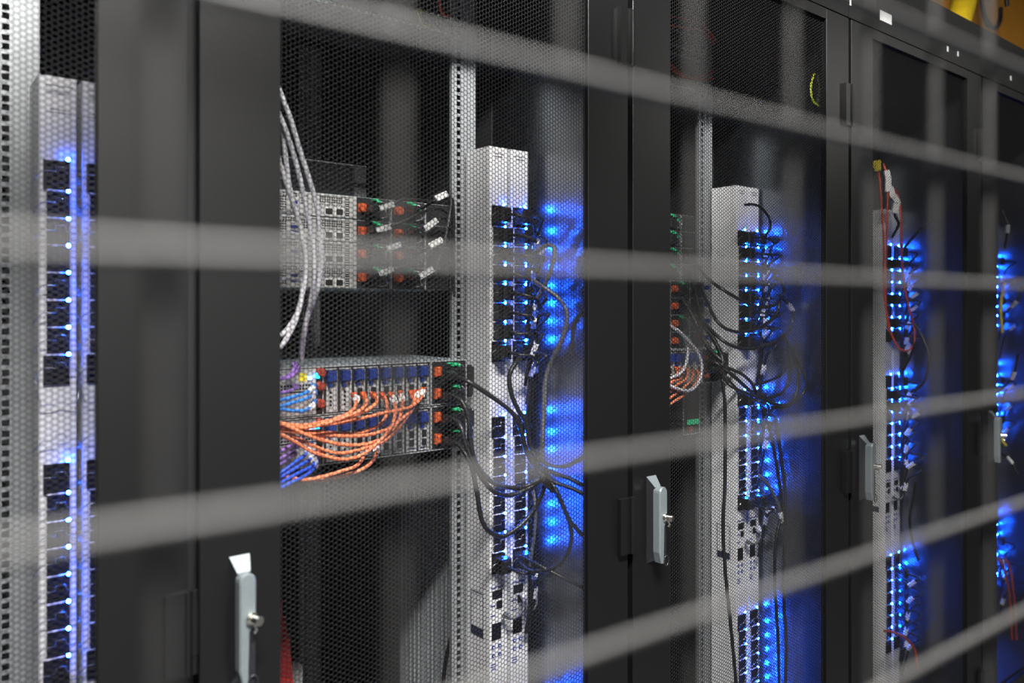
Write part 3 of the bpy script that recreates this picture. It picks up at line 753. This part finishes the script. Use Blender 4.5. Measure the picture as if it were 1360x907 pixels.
bl('deep blue cable, third from top at the left of the lower thick server', [(418,608,1.29),(414,618,1.24),(400,626,1.22),(366,644,1.205)], M['bcord2'], (0.2,))
bl('deep blue cable, lowest at the left of the lower thick server', [(419,613,1.29),(416,622,1.24),(402,633,1.215),(366,650,1.20)], M['bcord2'], (0.12,))
PG = 'purple cables at the left end of the thick servers'
for lab, pts in (
  ('purple cable, topmost at the left of the upper thick server', [(391,484,1.29),(389,492,1.25),(382,499,1.235),(366,506,1.22)]),
  ('purple cable, second from top at the left of the upper thick server', [(394,490,1.29),(390,497,1.24),(380,502,1.225),(366,503,1.215)]),
  ('purple cable, lowest at the left of the upper thick server', [(392,513,1.29),(386,518,1.25),(376,521,1.235),(366,522,1.22)]),
  ('purple cable, topmost at the left of the lower thick server', [(396,583,1.29),(388,590,1.25),(378,596,1.23),(366,602,1.22)]),
  ('purple cable, second from top at the left of the lower thick server', [(392,593,1.29),(384,600,1.25),(376,607,1.23),(366,611,1.22)]),
  ('purple cable, lowest at the left of the lower thick server', [(390,602,1.29),(382,609,1.25),(374,615,1.23),(366,619,1.22)])):
    bl(lab, pts, M['pcord'], (), PG)

# power cords of the thin servers
CG = 'black cords of the thin servers'
for k, v in enumerate((275, 304, 333, 364)):
    o8 = ORD8[7-k]
    cable('power_cable', 'black power cord from the left power supply of a thin server, %s from top' % o8, 'cord', CG,
      [(493, v+1, 1.360), (500, v+1, 1.33), (514, v-1-k, 1.31), (535, v-10, 1.30), (560, v-22 if k else 266, 1.30), (585, v-26 if k else 268, 1.305), (600, v-10, 1.31), (603, v+30, 1.31)],
      0.0030, M['cord'], ((0.20, 0.17, 0.24, 0.19)[k],), plug=(0.03, 0.010, M['black']), rack=B, tagsize=(0.014, 0.0048))
    cable('power_cable', 'black power cord from the right power supply of a thin server, %s from top' % o8, 'cord', CG,
      [(546, v+3, 1.360), (553, v+3, 1.33), (565, v-1, 1.315), (578, v-10, 1.305), (591, v-14, 1.305), (600, v+4, 1.31), (597, v+34, 1.315)],
      0.0030, M['cord'], ((0.50, 0.36, 0.42, 0.30)[k],), plug=(0.03, 0.010, M['black']), rack=B, tagsize=(0.015, 0.0058))
cable('power_cable', 'thin black cord looping down beside the right rail by the thin servers', 'cord', CG,
      [(599,252,1.30),(598,275,1.30),(594,300,1.295),(590,320,1.295),(584,338,1.30),(578,360,1.305)], 0.0022, M['gcord'], rack=B)

# heavy cords from the thick servers' power supplies
HG = 'heavy black cords of the thick servers'
def heavy(lab, pts, r=0.0046, m='cord', rack=B, tags=(), plug=True, g=HG):
    cable('power_cable', lab, 'cord', g, pts, r, M[m], tags, plug=(0.035, 0.011, M['black']) if plug else None, rack=rack)
heavy('heavy black cord from the topmost plug of the thick servers, crossing the white strips', [(594,498,1.29),(606,501,1.25),(622,507,1.22),(643,520.6,1.21),(666,536.4,1.205),(682,551,1.20),(691,570,1.20),(699,600,1.20),(712,622,1.19),(726,630,1.18)])
heavy('heavy black cord from the second plug of the thick servers', [(594,526,1.29),(604,527,1.25),(614,535,1.23),(621,553,1.22),(624,580,1.215),(628,605,1.21),(638,625,1.205),(656,642,1.20),(682,648,1.20),(700,645,1.195),(716,636,1.185)])
heavy('heavy black cord from the third plug of the thick servers', [(595,556,1.29),(604,558,1.25),(612,568,1.23),(618,590,1.22),(628,615,1.21),(643,640,1.205),(656,653,1.20),(674,658,1.20),(692,653,1.195),(710,643,1.19),(722,630,1.18)])
heavy('heavy black cord from the lowest plug making the deepest loop over the white strips', [(596,584,1.29),(606,588,1.25),(616,600,1.225),(626,620,1.21),(633,655,1.20),(639.4,690.6,1.20),(650,706,1.20),(668,711.7,1.20),(690.6,697.6,1.195),(708,678,1.19),(720.5,652,1.18),(727,628,1.18)])
heavy('black cord dropping from the upper plug block between the white strips', [(690,476,1.21),(683,484,1.20),(676,500,1.20),(679,524,1.20),(688,545,1.20),(698,562,1.20),(703,590,1.20),(712,612,1.19)], plug=False)
heavy('black cord making a wide ring right of the white strips', [(722,632,1.17),(738,655,1.15),(750,680,1.14),(758,704,1.13),(756,728,1.13),(744,748,1.14),(725,757,1.16),(704,758,1.19),(690,748,1.22)], 0.0040)
heavy('black cord running down to the door frame right of the white strips', [(724,628,1.17),(740,655,1.14),(757,692,1.12),(783,720,1.10)], 0.0040, plug=False)
heavy('thin black cord slanting down at the lower right of the middle cabinet', [(690,738,1.23),(712,749,1.18),(743,765,1.14),(783,785,1.10)], 0.0034, plug=False)
heavy('black cord fanning right from the cord knot, upper one', [(715,618,1.18),(735,628,1.15),(757,636,1.12),(784,650,1.09)], 0.0040, plug=False)
heavy('black cord fanning right from the cord knot, lower one', [(715,628,1.18),(735,640,1.15),(760,649,1.12),(784,661,1.09)], 0.0040, plug=False)
heavy('black cord fanning right from the cord knot, topmost one', [(712,608,1.18),(730,618,1.15),(755,618,1.12),(784,600,1.09)], 0.0040, plug=False)
heavy('grey-black cord hanging straight beside the right white strip', [(704,640,1.20),(709,660,1.19),(711,690,1.19),(708,720,1.20),(703,752,1.21)], 0.0030, 'gcord', plug=False)
heavy('black cord hanging loose inside the cabinet bottom by the ridged wall', [(604,835,1.40),(598,850,1.42),(592,875,1.44),(588,910,1.46),(587,960,1.46)], 0.0046, plug=False)
heavy('thick grey-black cord arching over the blue glow', [(700,345,1.21),(714,332,1.18),(728,325,1.16),(736,331,1.15),(733,352,1.15),(723,378,1.17),(714,395,1.19)], 0.0046, 'gcord', plug=False)
heavy('thick grey-black cord bowing out across the blue glow', [(706,372,1.20),(722,382,1.17),(740,395,1.15),(752,414,1.13),(750,437,1.13),(741,460,1.14),(731,482,1.16),(724,505,1.17),(722,540,1.17),(720,580,1.17),(718,610,1.18)], 0.0046, 'gcord', plug=False)
heavy('black cord branching up to the door frame in the blue glow', [(757,470,1.12),(760,448,1.12),(765,425,1.11),(784,402,1.09)], 0.0040, plug=False)

# cords plugged into the power strips
rnd = random.Random(7)
def outlet_pos(i, j, g, k):
    for (g_, k_, za, zb, xa) in ROWS:
        if (g_, k_) == (g, k):
            return Vector((PDU_X[i] + j*0.0545 + xa + 0.014, PY, ZC + PDU_TOP - PDU_H + (za+zb)/2))
def strip_cord(i, j, g, k, lab, grp, spread=0.0, drop=0.10, tagp=0.45, side=0.03):
    p = outlet_pos(i, j, g, k); xw = XW[i]
    dy = -0.055 - 0.02*rnd.random(); a = rnd.uniform(-0.006, 0.006)
    xb = xw - side - 0.018*rnd.random()
    pts = [p + Vector((0, -0.036, 0)), p + Vector((0.006, dy, -0.004)), Vector((p.x + (xb-p.x)*0.5, PY+dy-0.008, p.z - 0.010 + a)),
           Vector((xb - 0.008, PY - 0.05 + spread, p.z - 0.035 + a)), Vector((xb, PY - 0.035 + spread, p.z - drop*0.7)), Vector((xb - 0.004, PY - 0.02, p.z - drop - 0.05))]
    o = cable('power_cable', lab, 'cord', grp, pts, 0.0033, M['cord'], (tagp,) if tagp else (), seg=5, tagsize=(0.013, 0.0052))
    MB().cbox(p.x-0.0125, p.x+0.0125, PY-0.036, PY-0.0016, p.z-0.0145, p.z+0.0145, 0.004).build('plug', M['black'], o)
NTH = ['topmost', 'second', 'third', 'fourth', 'fifth', 'sixth', 'seventh', 'lowest']
for i, j, g, ks in ((1,0,0,range(8)), (1,1,0,range(8)), (1,0,1,(7,)), (1,1,1,(7,)),
                    (2,0,0,range(8)), (2,1,0,range(8)), (2,1,1,(0,1,2)), (2,0,1,(0,7)), (2,1,1,(7,)),
                    (3,1,0,range(8)), (3,0,0,(1,4,6,7)), (3,1,1,range(8)), (3,0,1,(1,2)), (3,1,2,range(1,7)),
                    (4,1,0,(0,2,4,6)), (4,1,1,(1,3,5)), (4,1,2,(2,4,6))):
    who = ['far left', 'middle', 'right-of-centre', 'red-cable', 'far right'][i]
    for k in ks:
        pos = ['upper', 'central', 'lower'][g]
        strip_cord(i, j, g, k, 'black cord in the %s outlet of the %s group, %s power strip, %s cabinet' % (NTH[k], pos, ('left', 'right')[j], who),
                   'black cords plugged into the power strips', tagp=rnd.choice((0.35, 0.45, 0.55, 0.62)) if (k % 2 or j) else None)

# grey patch lead between the two controllers
def ctl(i):
    q = PDU_X[i]; z = ZC - 0.615
    cable('patch_lead', ['', 'clear grey patch lead joining the two strip displays, middle cabinet', 'clear grey patch lead joining the two strip displays, right-of-centre cabinet', 'clear grey patch lead joining the two strip displays, red-cable cabinet'][i], 'cable', 'patch leads between strips',
      [(q+0.026, PY-0.012, z), (q+0.036, PY-0.026, z-0.006), (q+0.055, PY-0.03, z-0.002), (q+0.074, PY-0.024, z+0.016), (q+0.078, PY-0.012, z+0.030)], 0.0028, M['gcord'], plug=(0.016, 0.006, M['gcord']), end=(0.016, 0.006, M['tagw']))
    cable('patch_lead', ['', 'grey patch lead running right from the strip display, middle cabinet', 'grey patch lead running right from the strip display, right-of-centre cabinet', 'grey patch lead running right from the strip display, red-cable cabinet'][i], 'cable', 'patch leads leaving the strips',
      [(q+0.080, PY-0.012, z), (q+0.092, PY-0.022, z-0.004), (q+0.105, PY-0.022, z+0.004), (q+0.115, PY-0.01, z+0.020)], 0.0026, M['gcord'])
for i in (1, 2, 3): ctl(i)

# cords of the right-of-centre cabinet
LG = 'looped black cords right of centre'
def lp(lab, uv, y=1.19, r=0.0042, m='cord', tags=()):
    cable('power_cable', lab, 'cord', LG, [(u, v, y) if len(q) == 2 else q for q in uv for (u, v) in [q[:2]]], r, M[m], tags, rack=2, tagsize=(0.014, 0.005))
lp('black cord arching over the top outlets, right of centre', [(989,272),(1000,271.5),(1011,276),(1021,290),(1022,304),(1015,314)], 1.2, 0.0036)
lp('black cord of the uppermost wide loop, right of centre', [(926,352,1.30),(938,368,1.24),(966,388.6),(1003.6,407),(1030,403.5),(1041,388.6),(1037,374),(1028,368)], 1.18)
lp('black cord of the second wide loop, right of centre', [(930,380,1.30),(938,400,1.24),(955,430),(981,441),(1011,433.5),(1030,418),(1037,395)], 1.18)
lp('black cord of the third wide loop, right of centre', [(926,415,1.30),(936,430,1.24),(962,454),(992,463.5),(1030,454),(1050,433.5),(1051,411),(1035,392)], 1.17, tags=(0.9,))
lp('black cord sloping from the cord knot to the white strips, upper one', [(938,470,1.27),(957,484,1.22),(985,497),(1000,512),(1006,530)], 1.19)
lp('black cord sloping from the cord knot to the white strips, lower one', [(938,480,1.27),(955,490,1.22),(970,512),(1003.6,527),(1041,538),(1064,525),(1071,508),(1058,478),(1045,458),(1038,448)], 1.15)
lp('black cord hanging in the left strand of the bundle right of the strips', [(1036,448),(1045,463),(1048,478),(1037,497),(1020,506),(1003,510)], 1.17, 0.0036)
lp('black cord hanging in the middle strand of the bundle right of the strips', [(1038,446),(1047,468),(1048,500),(1040,520),(1022,528),(1008,526)], 1.165, 0.0038)
lp('black cord hanging in the right strand of the bundle right of the strips', [(1040,444),(1052,470),(1059,500),(1056,525),(1045,540),(1025,541)], 1.155, 0.0040)
lp('heavy cord bundle falling along the rail above the cord knot', [(916,360,1.32),(926,400,1.30),(934,430,1.27),(946,448,1.25),(957,470,1.23),(960,486,1.22)], 1.2, 0.0062)
lp('second heavy cord falling along the rail above the cord knot', [(905,395,1.34),(922,425,1.30),(936,455,1.27),(950,472,1.24),(962,482,1.22)], 1.2, 0.0062)
lp('black cord from the upper plug of the thick server right of centre', [(936,478,1.27),(946,480,1.24),(958,487,1.22),(975,500),(994,518)], 1.2, 0.0050)
lp('black cord from the lower plug of the thick server right of centre', [(936,495,1.27),(946,492,1.24),(956,492,1.22),(966,504),(984,524)], 1.2, 0.0050)
lp('long black cord running straight down beside the left strip, right of centre', [(955,490,1.22),(961,520),(963,580),(962,650),(960,700),(963,760),(970,830),(977,907),(980,980)], 1.2, 0.0044)
lp('black cord falling right of the lower outlets, left one', [(1020,560),(1026,590),(1036,650),(1038,680),(1030,720),(1029,780),(1033,850),(1034,907),(1034,980)], 1.17, 0.0042)
lp('black cord falling right of the lower outlets, right one', [(1030,555),(1036,600),(1042,650),(1043,700),(1040,780),(1044,850),(1043,907),(1042,980)], 1.15, 0.0042)
lp('grey cord curving out from the central outlets, right of centre', [(1008,632),(1020,645),(1032,668),(1038,690)], 1.17, 0.0046, 'gcord', (0.95,))
heavy('pale braided cable in a small loop at the left of the right-of-centre cabinet', [(884,428,1.25),(892,434,1.25),(906,445,1.25),(913,461,1.25),(911,482,1.25),(902.6,496,1.25),(884,504,1.25)], 0.0038, 'wcord', 2, plug=False, g='pale cables right of centre')
heavy('pale braided cable in a larger loop at the left of the right-of-centre cabinet', [(898,437,1.24),(911.5,450,1.24),(925.6,467.6,1.24),(931.7,487,1.24),(927,508,1.24),(913,519,1.24),(884,511,1.24)], 0.0038, 'wcord', 2, plug=False, g='pale cables right of centre')
ro = ['outermost', 'second', 'third', 'fourth', 'innermost']
for q, (u0, v0) in enumerate(((927,497), (920,495), (913,493), (906,492), (899,492))):
    cable('fibre_cable', 'orange fibre cable in the small loops right of centre, %s from the right' % ro[q], 'cable', 'orange fibres right of centre',
      [(u0-2, v0-4, 1.288), (u0, v0+2, 1.27), (u0-3, v0+11, 1.26), (u0-14, v0+24-q*3, 1.25), (884, 540-q*7, 1.25)], 0.0030, M['ocord'], rack=2, plug=(0.02, 0.005, M['orange']))
for q in range(4):
    cable('fibre_cable', ['orange cable, upper of the sagging pair at the top right of centre', 'orange cable, lower of the sagging pair at the top right of centre',
                          'orange cable, upper of the arched pair at the top right of centre', 'orange cable, lower of the arched pair at the top right of centre'][q], 'cable', 'orange cables at the cabinet top',
      [[(880,76,1.33),(893,88,1.33),(908,99,1.33),(926,103,1.33),(947,94,1.34)], [(880,82,1.33),(893,93,1.33),(908,102,1.33),(928,106,1.33),(946,104,1.34)],
       [(880,19,1.33),(905,24,1.33),(928,31,1.33),(942,42,1.33),(951,54,1.34)], [(880,32,1.33),(905,36,1.33),(925,39,1.33),(940,47,1.33),(948,58,1.34)]][q], 0.0028, M['rcord'], rack=2)
cable('cable_tie_lead', 'short lime yellow lead curling beside the door frame at top right of centre', 'cable', None, [(1081,98,1.12),(1077,112,1.12),(1077,126,1.12),(1081,136,1.12),(1090,142,1.12)], 0.0026, M['lime'], rack=2)
cable('network_cable', 'red cable hanging from the top patch panel in the middle cabinet', 'cable', None, [(578,-14,1.33),(583,2,1.33),(585,14,1.34),(590,20,1.345),(598,21,1.36)], 0.0028, M['rcord'], rack=1)
cable('network_cable', 'lime yellow cable stub under the top patch panel in the middle cabinet', 'cable', None, [(556,14,1.345),(558,26,1.335),(562,33,1.335),(572,35,1.35)], 0.0030, M['lime'], rack=1, plug=(0.014, 0.006, M['lime']))

# red-cable cabinet
RG = 'red cables hanging in one cabinet'
cable('network_cable', 'long red cable with a yellow plug, looping below the upper outlets', 'cable', RG,
  [(1163,214,1.20),(1164.5,222,1.20),(1168,240,1.20),(1170,270,1.20),(1172,300,1.20),(1173.5,330,1.20),(1174,390,1.20),(1182,438,1.19),(1192,460,1.18),(1203,466,1.17),(1213,458,1.17),(1214,436,1.17),(1206,405,1.17),(1200,375,1.18),(1197,330,1.18),(1196,285,1.19),(1193,262,1.2),(1188,251,1.2)],
  0.0030, M['rcord'], plug=(0.03, 0.011, M['yellow']), rack=3)
cable('network_cable', 'red cable with white tape hanging between the long red loops', 'cable', RG,
  [(1173,218,1.21),(1178,232,1.2),(1179,246,1.2),(1178,280,1.2),(1177,330,1.2),(1176,400,1.21),(1180,440,1.21)], 0.0028, M['rcord'], (0.08, 0.13), rack=3, tagsize=(0.02, 0.008))
cable('label_lead', 'black lead with bunched white labels beside the red cables', 'cable', None,
  [(1178,228,1.21),(1184,258,1.205),(1190,268,1.20),(1188,285,1.2),(1193,298,1.2),(1184,316,1.22)], 0.0045, M['cord'], (0.28, 0.42, 0.55), rack=3, tagsize=(0.016, 0.009))
cable('power_cable', 'black cord slanting up right of the red cables', 'cord', None, [(1200,330,1.18),(1215,312,1.14),(1232,296,1.11),(1246,288,1.09)], 0.004, M['cord'], rack=3)
cable('power_cable', 'black cord in a big curve right of the red cables', 'cord', None, [(1214,430,1.14),(1226,450,1.11),(1234,475,1.09),(1228,505,1.1),(1214,520,1.13)], 0.0042, M['cord'], rack=3)
cable('power_cable', 'black cord below the red loop', 'cord', None, [(1216,455,1.13),(1208,475,1.16),(1198,492,1.19)], 0.0042, M['cord'], rack=3)
cable('network_cable', 'dull red cable curving at the bottom of the red-cable cabinet', 'cable', RG, [(1174,838,1.2),(1184,839,1.19),(1200,846,1.16),(1214,862,1.14),(1218,890,1.13)], 0.0038, M['maroon'], rack=3)
cable('power_cable', 'black cord falling right of the lower strip display, red-cable cabinet', 'cord', None, [(1216,640,1.13),(1212,665,1.15),(1208,690,1.16),(1212,720,1.15),(1220,745,1.13)], 0.0042, M['cord'], rack=3)
# far right cabinet
cable('network_cable', 'yellow cable bowing beside the door frame, far right cabinet', 'cable', None, [(1334,376,1.10),(1330,395,1.10),(1329,415,1.10),(1331,442,1.10)], 0.0050, M['ycord'], rack=4)
cable('network_cable', 'short yellow cable just right of the far right door handle', 'cable', None, [(1327,572,1.14),(1331,585,1.13),(1336,592,1.12)], 0.0050, M['ycord'], rack=4)
for q, pts in enumerate(([(1330,280,1.16),(1338,300,1.14),(1334,330,1.15)], [(1330,420,1.16),(1350,400,1.10),(1356,380,1.09)], [(1326,520,1.17),(1345,500,1.12),(1352,470,1.10)],
                         [(1326,600,1.17),(1340,610,1.13),(1352,630,1.10)])):
    cable('power_cable', 'black cord with white tag in the far right cabinet, %s from top' % NTH[q].replace('topmost', 'first'), 'cord', 'tagged cords of the far right cabinet', pts, 0.0042, M['cord'], (0.5,), rack=4)
for q in range(2):
    cable('network_cable', ['dull red cable at the bottom of the far right cabinet, left one', 'dull red cable at the bottom of the far right cabinet, right one'][q], 'cable', 'dull red cables of the far right cabinet',
      [(1324+q*8, 740, 1.16), (1332+q*8, 752, 1.14), (1340+q*6, 790, 1.12), (1344+q*6, 850, 1.11)], 0.004, M['maroon'], rack=4)

# red sheet and white paper on the cabinet floor
def sheet(name, lab, cat, poly, y, th, m):
    a = [P(u, v, y) for u, v in poly]; n = len(a); mb = MB()
    b = [p + Vector((0.0, th, 0)) for p in a]
    for q, p in enumerate(a):
        p.y += 0.012*math.sin(q*2.1)
    mb.add(a+b, [tuple(range(n)), tuple(reversed(range(n, 2*n)))] + [(k, n+k, n+(k+1)%n, (k+1)%n) for k in range(n)])
    return tag(mb.build(name, m), lab, cat)
sheet('red_bag', 'red plastic bag standing on the floor of the middle cabinet', 'bag', [(355,1010),(356,900),(366,800),(375,796),(377,815),(381,842),(386,870),(391,905),(394,1010)], 1.75, 0.06, M['red'])
sheet('paper_sheet', 'white paper sheet beside the red plastic bag', 'paper', [(386,1010),(387,884),(399,880),(400,1010)], 1.86, 0.02, M['tagw'])

# ------------------------------------------------------------------ overhead duct
r = empty('cable_duct', (3.05, 1.36, 2.46), 'orange overhead cable duct above the cabinets at top right', 'cable duct')
mb = MB(); mb.box(0, 3.4, 0, 0.01, 0, 0.5); mb.box(0, 3.4, 0.3, 0.31, 0, 0.5); mb.box(0, 3.4, 0.01, 0.3, 0, 0.01); mb.box(0, 3.4, -0.012, 0, 0.0, 0.03); mb.build('trough', M['tray'], r)
for x in (0.25, 1.4, 2.6):
    MB().box(x, x+0.04, 0.13, 0.17, -0.2, 0.0).build('bracket', M['rack'], r)
def ribbed(pts, r0):
    sp = smooth(pts, 10); mb = MB()
    return mb.tube(sp, r0, 12, radii=[r0*(1.0 if k % 2 else 0.93) for k in range(len(sp))])
o = ribbed([(P(1290, -60, 1.28)), (P(1287, -30, 1.25)), (P(1281, 0, 1.22)), (P(1274, 25, 1.2)), (P(1270, 45, 1.2))], 0.042).build('cable_hose', M['hose'])
tag(o, 'thick yellow cable hose dropping behind the cabinet top at upper right', 'hose')
ang = [math.pi*2*k/16 for k in range(17)]
c0 = P(1316, 2, 1.30)
cable('coiled_cable', 'black cable coil hanging against the orange duct at upper right', 'cable', None,
      [c0 + Vector((0.105*math.cos(a), -0.02 + 0.006*k/4, 0.105*math.sin(a))) for k, a in enumerate(ang)], 0.009, M['cord'])
